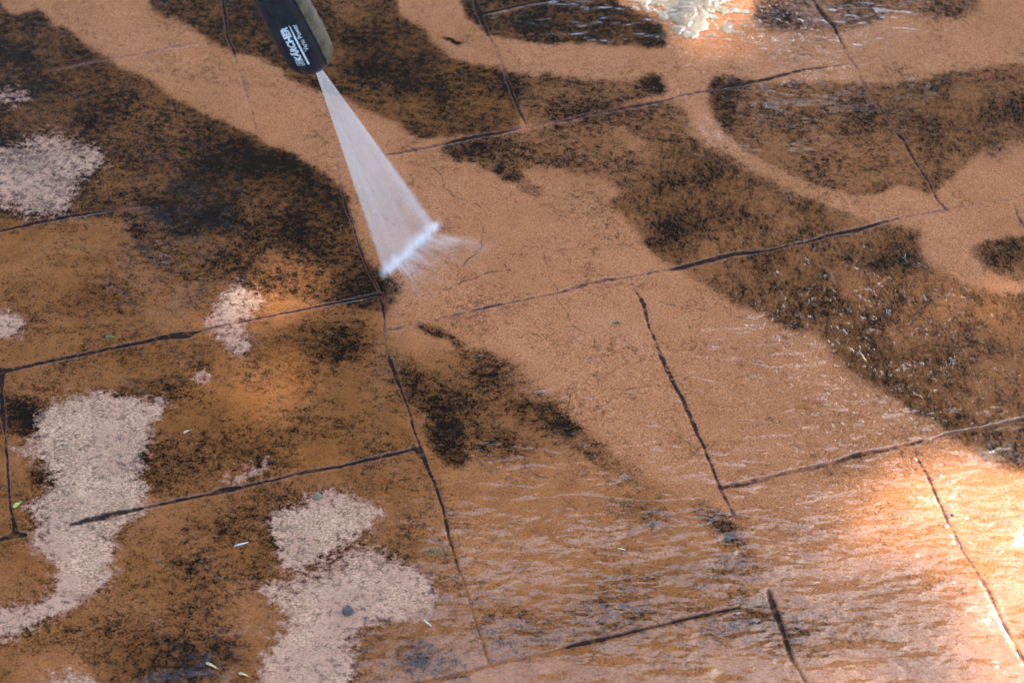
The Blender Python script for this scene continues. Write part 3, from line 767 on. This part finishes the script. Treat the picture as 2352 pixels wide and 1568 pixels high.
# square mark: a frame holding nested chevrons
q = .0066
sq = [(0, q, 0, .0005), (0, q, q - .0005, q), (0, .0005, 0, q), (q - .0005, q, 0, q)]
strip([(a0, a1, u0, u1, ZT + .0004, ST - .0002) for a0, a1, u0, u1 in sq], "logo_frame", 4)
vv, ff = [], []
for i in range(3):
    pts = []
    r0 = .0010 + i * .0016
    for k_ in range(3):
        pass
    cx0, base_u = .0014 + i * .0012, .0012
    L = [(cx0, .0010), (cx0 + .0019, q / 2), (cx0, q - .0010)]
    for (a0, u0), (a1, u1) in zip(L[:-1], L[1:]):
        b0 = len(vv); vv += wrap([(a0, u0), (a1, u1), (a1 + .0006, u1), (a0 + .0006, u0)], ZT + .0004, ST - .0002)
        ff.append((b0, b0 + 1, b0 + 2, b0 + 3))
mesh_obj("logo_mark", vv, ff, m_print, noz, False)

# ------------------------------------------------------------------ the fan of water
def water_mat(name, col, amin, streak, trans=.5):
    N = NT(name)
    u, v, a = N.attr("u"), N.attr("v"), N.attr("a")
    cmb = N.n("ShaderNodeCombineXYZ"); N.set(cmb.inputs[0], u); N.set(cmb.inputs[1], N.math('MULTIPLY', v, .06))
    n1 = N.noise(cmb.outputs[0], 6, 4, .6)
    cmb2 = N.n("ShaderNodeCombineXYZ"); N.set(cmb2.inputs[0], u); N.set(cmb2.inputs[1], N.math('MULTIPLY', v, .25))
    n2 = N.noise(cmb2.outputs[0], 42, 3, .6)
    s = N.math('ADD', N.math('MULTIPLY', N.math('SUBTRACT', n1, .5), streak), N.math('MULTIPLY', N.math('SUBTRACT', n2, .5), streak * .55))
    al = N.math('MINIMUM', N.math('MULTIPLY', a, N.math('ADD', s, 1.0), clamp=True), .238)
    dif = N.n("ShaderNodeBsdfDiffuse"); dif.inputs[0].default_value = (*col, 1)
    trn = N.n("ShaderNodeBsdfTranslucent"); trn.inputs[0].default_value = (*col, 1)
    mx = N.n("ShaderNodeMixShader"); mx.inputs[0].default_value = trans
    N.t.links.new(dif.outputs[0], mx.inputs[1]); N.t.links.new(trn.outputs[0], mx.inputs[2])
    tr = N.n("ShaderNodeBsdfTransparent")
    m2 = N.n("ShaderNodeMixShader"); N.set(m2.inputs[0], al)
    N.t.links.new(tr.outputs[0], m2.inputs[1]); N.t.links.new(mx.outputs[0], m2.inputs[2])
    N.t.links.new(m2.outputs[0], N.out.inputs[0])
    return N.m
spray = link(bpy.data.objects.new("water_spray", None)); spray.location = MID
tag(spray, "white fan of high pressure water from the nozzle hitting the paving in a bright line", "water jet")
O0 = MID
nu, nv = 90, 60
SRC = T - AX * .002
sw = er * .0022
vv, uu, va, aa = [], [], [], []
nrm = (P1 - SRC).cross(P2 - SRC).normalized()
if nrm.dot(Vector((0, 0, CAM_H)) - SRC) < 0: nrm = -nrm
for side in (1, .6, .2, -.2, -.6, -1):
    for i in range(nv + 1):
        v = i / nv
        for j in range(nu + 1):
            u = j / nu
            p = (SRC + sw * (u * 2 - 1)).lerp(P1.lerp(P2, u), v * .985)
            th = (.0009 + .0042 * v) * math.sqrt(max(0, 1 - (2 * u - 1) ** 2))
            vv.append(p + nrm * side * th - O0)
            e = smooth(0, .08, u) * smooth(0, .12, 1 - u)
            rim = math.exp(-((u - .07) / .05) ** 2) * .18 + math.exp(-((.92 - u) / .06) ** 2) * .18
            base = .10 + .38 * smooth(.02, .28, v) - .20 * smooth(.45, 1.0, v)
            base += .24 * (1 - smooth(0, .2, v)) + .30 * (1 - smooth(0, .22, v))
            uu.append(u); va.append(v); aa.append(max(0, (base + rim * (1 - .3 * v) - .10 * math.exp(-((u - .66) / .10) ** 2) * smooth(.3, .8, v)) * (.03 + .97 * e)) * (.315 + .04 * math.exp(-((v - .3) / .16) ** 2)))
nn = nu + 1; half = (nv + 1) * nn; ff = []
for i in range(nv):
    for j in range(nu):
        a = i * nn + j; ff.append((a, a + 1, a + nn + 1, a + nn)); ff += [tuple(q_ + half * L_ for q_ in (a, a + 1, a + nn + 1, a + nn)) for L_ in (1, 2, 3, 4, 5)]
fan = mesh_obj("fan_sheet", vv, ff, water_mat("spray_sheet", (.72, .66, .63), 0, 2.4), spray)
for n_, A in (("u", uu), ("v", va), ("a", aa)): put_attr(fan.data, n_, np.array(A))

# water bursting along the line of impact and skimming away over the stone: two small clouds of droplets
cr = (P2 - P1).normalized()
away = Vector((cr.y, -cr.x, 0))
if away.x < 0: away = -away
LW = (P2 - P1).length
def droplet_cloud(name, verts, faces, build):
    N = NT(name)
    sep = N.n("ShaderNodeSeparateXYZ"); N.t.links.new(N.n("ShaderNodeTexCoord").outputs["Object"], sep.inputs[0])
    pv = N.n("ShaderNodeVolumePrincipled"); pv.inputs["Color"].default_value = (.97, .97, .97, 1); pv.inputs["Anisotropy"].default_value = .0
    N.set(pv.inputs["Density"], build(N, *sep.outputs))
    N.t.links.new(pv.outputs[0], N.out.inputs["Volume"])
    o = mesh_obj(name, verts, faces, N.m, spray, False)
    o.matrix_local = Matrix(((cr.x, away.x, 0, 0), (cr.y, away.y, 0, 0), (0, 0, 1, 0), (0, 0, 0, 1)))
    return o
def hull(fn, n, m):
    vv = [fn(i / n, j * math.tau / m) for i in range(n + 1) for j in range(m)]
    ff = [(i * m + j, i * m + (j + 1) % m, (i + 1) * m + (j + 1) % m, (i + 1) * m + j) for i in range(n) for j in range(m)]
    return vv, ff + [tuple(range(m))[::-1], tuple(n * m + j for j in range(m))]
def line_den(N, x, y, z):
    q = N.math('SQRT', N.math('ADD', N.math('POWER', N.math('DIVIDE', y, .0045), 2), N.math('POWER', N.math('DIVIDE', z, .0050), 2)))
    c = N.n("ShaderNodeCombineXYZ"); N.set(c.inputs[0], N.math('ADD', x, N.math('MULTIPLY', y, .35))); N.set(c.inputs[1], N.math('MULTIPLY', y, .25))
    st = N.math('MULTIPLY', N.ss(N.noise(c.outputs[0], 420, 3, .6), .25, .75, .25, 1.5), N.ss(N.noise(c.outputs[0], 90, 2, .5), .3, .7, .35, 1.25))
    ends = N.ss(N.math('ABSOLUTE', x), LW * .36, LW * .56, 1, 0)
    core = N.math('EXPONENT', N.math('MULTIPLY', N.math('MULTIPLY', q, q), -1.0))
    halo = N.math('MULTIPLY', N.math('EXPONENT', N.math('MULTIPLY', q, -1.0)), .34)
    return N.math('MULTIPLY', N.math('MULTIPLY', N.math('MULTIPLY', N.math('ADD', core, halo), st), ends), 300.0)
vv, ff = hull(lambda t, a: ((t - .5) * LW * 1.10, math.cos(a) * .013 * math.sin(math.pi * min(.97, max(.03, t))) ** .3, .0045 + math.sin(a) * .0085), 20, 16)
droplet_cloud("impact_line", vv, ff, line_den)
def skim_den(N, x, y, z):
    # droplets fly off in rays that open out from the two ends of the line
    r_ = N.math('DIVIDE', x, N.math('ADD', N.math('MULTIPLY', y, .95), .050))
    c = N.n("ShaderNodeCombineXYZ"); N.set(c.inputs[0], r_); N.set(c.inputs[1], N.math('MULTIPLY', y, 2.0))
    st = N.ss(N.noise(c.outputs[0], 13, 4, .62), .36, .72, .05, 1.0)
    reach = N.math('ADD', N.math('MULTIPLY', N.math('POWER', N.math('MAXIMUM', r_, 0.0), 2), .042), .015)
    fall = N.math('EXPONENT', N.math('MULTIPLY', N.math('DIVIDE', y, reach), -1.0))
    side = N.ss(N.math('ABSOLUTE', r_), .50, .64, 1, 0)
    hz = N.math('EXPONENT', N.math('MULTIPLY', N.math('DIVIDE', z, .005), -1.0))
    front = N.ss(y, -.002, .002)
    d = N.math('MULTIPLY', N.math('MULTIPLY', st, fall), N.math('MULTIPLY', side, N.math('MULTIPLY', hz, front)))
    return N.math('MULTIPLY', d, 380.0)
vv, ff = [], []
for yy in (-.003, .075):
    w_ = .66 * (.95 * max(0, yy) + .050)
    vv += [(-w_, yy, .0002), (w_, yy, .0002), (w_, yy, .006 + .08 * max(0, yy)), (-w_, yy, .006 + .08 * max(0, yy))]
ff = [(0, 1, 2, 3), (7, 6, 5, 4), (0, 4, 5, 1), (1, 5, 6, 2), (2, 6, 7, 3), (3, 7, 4, 0)]
droplet_cloud("splash", vv, ff, skim_den)

# ------------------------------------------------------------------ small litter
def mat_simple(name, c0, c1, rough=.6, scale=300):
    N = NT(name); geo = N.n("ShaderNodeNewGeometry").outputs["Position"]
    p = N.n("ShaderNodeBsdfPrincipled"); N.set(p.inputs["Base Color"], N.mix(N.ss(N.noise(geo, scale, 3), .3, .7), c0, c1))
    p.inputs["Roughness"].default_value = rough; N.t.links.new(p.outputs[0], N.out.inputs[0]); return N.m
def gz(x, y):
    i = min(max(int(np.searchsorted(xs, x)), 0), len(xs) - 1); j = min(max(int(np.searchsorted(ys, y)), 0), len(ys) - 1)
    return float(GZ[j, i])
def at_px(px, py):
    p = ground(px, py); p.z = gz(p.x, p.y); return p
def tube_obj(name, pts, rads, mat, parent=None, n=8, origin=None):
    vv, ff = [], []
    o = origin or pts[0]
    for i, p in enumerate(pts):
        a = (pts[min(i + 1, len(pts) - 1)] - pts[max(i - 1, 0)]).normalized()
        s = a.cross(Vector((0, 0, 1))); s = s.normalized() if s.length > 1e-4 else Vector((1, 0, 0)); t = s.cross(a)
        for j in range(n):
            an = j * math.tau / n; vv.append(p + (s * math.cos(an) + t * math.sin(an)) * rads[i] - o)
    for i in range(len(pts) - 1):
        for j in range(n): ff.append((i * n + j, i * n + (j + 1) % n, (i + 1) * n + (j + 1) % n, (i + 1) * n + j))
    ff.append(tuple(range(n))[::-1]); ff.append(tuple((len(pts) - 1) * n + j for j in range(n)))
    ob = mesh_obj(name, vv, ff, mat, parent)
    if parent is None: ob.location = o
    return ob
def twig(name, px, mat, rads, label, cat):
    pts = [at_px(*p) + Vector((0, 0, .0012)) for p in px]
    return tag(tube_obj(name, pts, rads, mat), label, cat)
m_pale = mat_simple("pale_straw", (.45, .44, .40), (.60, .57, .50))
m_straw = mat_simple("yellow_straw", (.62, .50, .30), (.72, .62, .42))
twig("feather_scrap", [(538,1256),(548,1252),(558,1250),(571,1246)], m_pale, [.0003,.0010,.0008,.0003], "thin bluish white scrap lying by the dark stain left of the upper dry patch", "scrap")
twig("straw", [(973,1424),(980,1430),(986,1434),(991,1439)], m_pale, [.0003,.0009,.0008,.0003], "short white straw below the large dry patch near the bottom", "straw")
twig("straw", [(1418,1259),(1427,1260),(1437,1263)], m_straw, [.0003,.0006,.0003], "tiny tan straw lying in rippled water right of centre near the bottom", "straw")
def leaf_obj(name, px, py, L, W, rot, mat, label, cat, curl=.25, seed=1):
    vv, ff = [], []; rr = random.Random(seed); o = at_px(px, py) + Vector((0, 0, .0006))
    n = 9; c, s = math.cos(rot), math.sin(rot)
    for lay in (0, 1):
        for i in range(n):
            t = i / (n - 1); w = W * math.sin(math.pi * min(.98, t + .02)) ** .7 * rr.uniform(.75, 1.15) if lay == 0 else ws[i]
            if lay == 0:
                if i == 0: ws = []
                ws.append(w)
            for k_ in (-1, -.4, .4, 1):
                x, y = (t - .5) * L, w * k_ * .5
                z = abs(k_) * curl * W + .0012 * math.sin(t * 5 + k_) + .001 - lay * .0004
                vv.append((x * c - y * s, x * s + y * c, z))
    for lay in (0, 1):
        for i in range(n - 1):
            for j in range(3):
                a = lay * n * 4 + i * 4 + j; q_ = (a, a + 4, a + 5, a + 1); ff.append(q_ if lay else q_[::-1])
    ob = mesh_obj(name, vv, ff, mat); ob.location = o
    return tag(ob, label, cat)
m_green = mat_simple("green_leaf", (.30, .42, .06), (.42, .48, .12))
leaf_obj("leaf_scrap", 42, 1160, .011, .0055, .9, m_green, "small yellow green leaf scrap beside the left joint", "leaf", .25, 3)
leaf_obj("leaf_scrap", 432, 991, .010, .003, .6, mat_simple("tan_leaf", (.42, .27, .13), (.52, .36, .2)), "light tan leaf scrap on brown paving right of the left dry patch", "leaf", .2, 5)
leaf_obj("leaf_scrap", 488, 1530, .014, .003, -.45, mat_simple("cream_leaf", (.44, .33, .15), (.52, .42, .24)), "cream shredded leaf scrap in the black stain at the bottom left", "leaf", .2, 8)
leaf_obj("leaf_scrap", 562, 1551, .012, .003, -.3, bpy.data.materials["cream_leaf"], "smaller cream leaf scrap at the bottom edge left of the dry patch", "leaf", .2, 12)
def pebble(px, py, r, mat, label, seed):
    bm_ = bmesh.new(); bmesh.ops.create_icosphere(bm_, subdivisions=3, radius=r)
    for v in bm_.verts:
        k_ = 1 + .35 * mnoise.noise(v.co * (1.6 / r) + Vector((seed, 0, 0))); v.co *= k_; v.co.z *= .55
    m_ = bpy.data.meshes.new("pebble"); bm_.to_mesh(m_); bm_.free(); m_.materials.append(mat)
    o = link(bpy.data.objects.new("pebble", m_)); o.location = at_px(px, py) + Vector((0, 0, r * .3)); return tag(o, label, "pebble")
m_peb = mat_simple("dark_pebble", (.03, .028, .025), (.08, .07, .06))
pebble(800, 1404, .0052, m_peb, "dark grey pebble sitting on the large dry patch near the bottom", 2)
pebble(730, 1140, .0038, mat_simple("grey_pebble", (.13, .10, .06), (.20, .16, .10)), "grey mossy pebble at the top corner of the upper dry patch", 5)
pebble(1672, 1240, .0030, m_peb, "tiny black pebble below the end of the upright joint right of centre", 9)
pebble(2187, 1402 - 220, .0018, m_peb, "tiny black pebble in the sunlit washed area beside the right joint", 4)
def moss(px, py, R_, label, seed):
    rr = random.Random(seed); vv, ff = [], []
    for i in range(90):
        a = rr.uniform(0, math.tau); d = R_ * math.sqrt(rr.random()); x, y = math.cos(a) * d * 1.6, math.sin(a) * d * .6
        l = rr.uniform(.001, .0022); b_ = rr.uniform(0, math.tau); h_ = rr.uniform(.0006, .0022); w = .00035
        k_ = len(vv); dx, dy = math.cos(b_), math.sin(b_)
        vv += [(x - dy * w, y + dx * w, 0), (x + dy * w, y - dx * w, 0), (x + dx * l, y + dy * l, h_), (x, y, w)]
        ff += [(k_, k_ + 1, k_ + 2), (k_ + 1, k_ + 3, k_ + 2), (k_ + 3, k_, k_ + 2)]
    o = mesh_obj("moss_tuft", vv, ff, m_moss, None, False); o.location = at_px(px, py); return tag(o, label, "moss")
m_moss = mat_simple("moss", (.10, .15, .035), (.26, .28, .12))
moss(1002, 1267, .0085, "pale green moss tuft left of the long upright joint near the bottom", 1)
moss(252, 773, .0030, "tiny green moss speck above the left joint", 2)
moss(1416, 742, .0032, "tiny green moss speck on the washed slab in the middle", 3)

# ------------------------------------------------------------------ unseen tree beyond the picture, its crown shaped to shade and mirror in the paving
def in_poly(px, py, pts):
    m = np.zeros(px.shape, bool)
    for i in range(len(pts)):
        (x0, y0), (x1, y1) = pts[i], pts[(i + 1) % len(pts)]
        if y0 == y1: continue
        m ^= ((y0 > py) != (y1 > py)) & (px < (x1 - x0) * (py - y0) / (y1 - y0) + x0)
    return m
SUNLIT = [[(1450,1800),(1560,1620),(1760,1540),(1900,1440),(2010,1330),(2080,1200),(2160,1110),(2280,1060),(2400,1020),(2900,1000),(2900,1900),(1450,1900)],
          [(560,700),(640,720),(650,790),(590,860),(500,880),(470,820),(510,740)],
          [(1330,-300),(1790,-300),(1740,30),(1650,100),(1560,110),(1500,60),(1400,15)],
          [(2010,-300),(2080,-300),(2075,45),(2020,55)],
          [(60,300),(150,290),(150,360),(80,380)]]
OPEN = [[(-900,2100),(500,1800),(740,1640),(900,1500),(1020,1400),(1250,1370),(1500,1400),(1900,1360),(2300,1200),(3300,1100),(3300,4000),(-900,4000)],
        [(1700,-60),(2000,-60),(2060,110),(1980,140),(1740,110)], [(0,150),(120,180),(100,250),(-60,250)], [(300,500),(430,500),(440,650),(320,650)], [(430,510),(530,510),(560,640),(440,640)]]
N_L = 500000
cc = rng.normal(size=(N_L, 3)); cc /= np.linalg.norm(cc, axis=1)[:, None]
cc *= (rng.random(N_L) ** .45)[:, None]
# crown of several masses, some added only to block or mirror light
MASS = [((.6, 5.6, 6.2), (3.4, 2.3, 2.2)), ((-2.4, 5.4, 5.6), (2.6, 2.0, 1.9)), ((3.3, 5.2, 5.9), (2.7, 2.2, 2.3)), ((.8, 4.2, 4.9), (2.6, 1.6, 1.5)), ((2.2, 6.3, 7.6), (2.6, 2.0, 1.6)), ((-1.0, 6.6, 7.2), (2.6, 1.8, 1.4)), ((-2.2, 5.6, 3.6), (2.6, 1.7, 1.2)), ((.7, 5.4, 3.3), (2.4, 1.5, 1.1)), ((3.2, 5.6, 3.6), (2.6, 1.7, 1.2)), ((.5, 5.0, 2.4), (4.4, 1.0, .9)),
        ((4.8, 5.4, 6.2), (2.2, 2.0, 2.2)), ((-4.5, 1.5, 6.0), (3.0, 3.2, 2.4)), ((1.8, -3.0, 6.0), (3.0, 2.4, 1.9)), ((-5.0, .5, 3.0), (1.8, 3.6, 1.6)), ((5.8, -.5, 3.0), (1.8, 3.4, 1.6))]  # this row is added to the right and around the camera to block light
wsum = np.array([a[1][0] * a[1][1] * a[1][2] for a in MASS]); pick = rng.choice(len(MASS), N_L, p=wsum / wsum.sum())

ctr = np.array([a[0] for a in MASS])[pick]; siz = np.array([a[1] for a in MASS])[pick]
LP = ctr + cc * siz
# gather the leaves into clumps
cl = rng.random((2600, 3)); 
den = fbm(LP[:, 0] * 2.2, LP[:, 1] * 2.2 + LP[:, 2] * 1.7, 3, 91)
LP = LP[den > .36]
# leaves dropped by shadow and mirror position, to shape sun patches, glints and sky
tt = LP[:, 2] / sun_dir.z
sx_, sy_ = trace_xy(LP[:, 0] - sun_dir.x * tt, LP[:, 1] - sun_dir.y * tt)
ok = np.ones(len(LP), bool)
def grow(pts, k):
    c = np.mean(pts, 0); return [tuple(c + (np.array(p) - c) * k) for p in pts]
SUNLIT = SUNLIT[:1] + [grow([(x + 15, y + 10) for x, y in p], 2.85) for p in SUNLIT[1:2]] + [grow(p, 1.5) for p in SUNLIT[2:]]
jit = rng.normal(0, 70, (len(LP), 2))
jit2 = rng.normal(0, 12, (len(LP), 2))
for n_, pts in enumerate(SUNLIT):
    q_ = 2.0 if n_ == 0 else .35
    inside = in_poly(sx_ + jit[:, 0] * q_, sy_ + jit[:, 1] * q_, pts)
    ok &= ~(inside & (rng.random(len(LP)) > (.36, .05, .07, .2, .2)[n_]))
GLINT = [[(1780,640),(2100,560),(2500,620),(2600,1500),(2100,1500),(1850,1250),(1850,900)], [(1640,0),(1830,0),(1830,110),(1640,120)]]
cluster = fbm(LP[:, 0] * 5 - LP[:, 2] * 5 * sun_dir.x / sun_dir.z, LP[:, 1] * 5 - LP[:, 2] * 5 * sun_dir.y / sun_dir.z, 2, 55)
for pts in GLINT:
    ok &= ~(in_poly(sx_ + jit[:, 0], sy_ + jit[:, 1], pts) & (cluster > .52))
mx_, my_ = trace_xy(LP[:, 0], LP[:, 1], -LP[:, 2])
for pts in OPEN:
    ok &= ~in_poly(mx_ + jit2[:, 0], my_ + jit2[:, 1], pts)
LP = LP[ok]
nL = len(LP)
d1 = rng.normal(size=(nL, 3)); d1 /= np.linalg.norm(d1, axis=1)[:, None]
d2 = np.cross(d1, rng.normal(size=(nL, 3))); d2 /= np.linalg.norm(d2, axis=1)[:, None]
ln = rng.uniform(.045, .075, nL)[:, None]; wd = ln * .42
d3 = np.cross(d1, d2)
quad = np.stack([LP - d1 * ln, LP + d2 * wd - d3 * ln * .15, LP + d1 * ln, LP - d2 * wd - d3 * ln * .15], 1).reshape(-1, 3)
lm = bpy.data.meshes.new("crown")
lm.vertices.add(nL * 4); lm.vertices.foreach_set("co", quad.astype(np.float32).ravel())
lm.loops.add(nL * 4); lm.polygons.add(nL)
lm.loops.foreach_set("vertex_index", np.arange(nL * 4, dtype=np.int32)); lm.polygons.foreach_set("loop_start", np.arange(0, nL * 4, 4, dtype=np.int32))
lm.update(calc_edges=True)
def leaf_mat():
    N = NT("tree_leaves"); geo = N.n("ShaderNodeNewGeometry").outputs["Position"]
    p = N.n("ShaderNodeBsdfPrincipled"); N.set(p.inputs["Base Color"], N.mix(N.noise(geo, 3, 3), (.030, .052, .012), (.065, .090, .022)))
    p.inputs["Roughness"].default_value = .5; N.t.links.new(p.outputs[0], N.out.inputs[0]); return N.m
lm.materials.append(leaf_mat())
tree = link(bpy.data.objects.new("unseen_shade_tree", None)); tree.location = (1.0, 7.2, 0)
tag(tree, "large unseen leafy tree, its crown shaped and spread around the view to shade the paving", "tree")
crown = link(bpy.data.objects.new("crown", lm), tree); crown.location = (-1.0, -7.2, 0)
m_bark = mat_simple("bark", (.08, .06, .045), (.16, .13, .10), .85, 14)
tb = Vector((1.0, 7.2, 0))
def limb(pts, rads): 
    return tube_obj("limb", [Vector(p) for p in pts], rads, m_bark, tree, 12, tb)
trk = tube_obj("trunk", [Vector(p) for p in ((1.0,7.2,-.05),(1.02,7.18,.3),(1.05,7.15,1.4),(.98,7.0,2.6),(1.0,6.8,3.8),(1.1,6.6,5.0))], [.34,.26,.22,.20,.17,.13], m_bark, tree, 18, tb)
limb(((1.0,7.0,2.7),(-.2,6.6,3.8),(-1.6,6.0,4.9),(-2.6,5.6,5.8)), [.12,.10,.07,.03])
limb(((1.0,6.9,3.3),(2.4,6.9,4.3),(3.6,6.8,5.3),(4.6,6.4,6.2)), [.12,.10,.07,.03])
limb(((1.05,6.8,3.9),(1.0,5.8,4.6),(.8,4.9,5.0),(.7,4.2,5.3)), [.10,.08,.05,.02])
limb(((1.1,6.6,4.9),(1.7,6.5,6.2),(2.1,6.4,7.4)), [.12,.08,.03])
limb(((1.1,6.6,4.9),(.2,6.6,6.0),(-.7,6.6,7.2)), [.11,.07,.03])
print("leaves", nL)
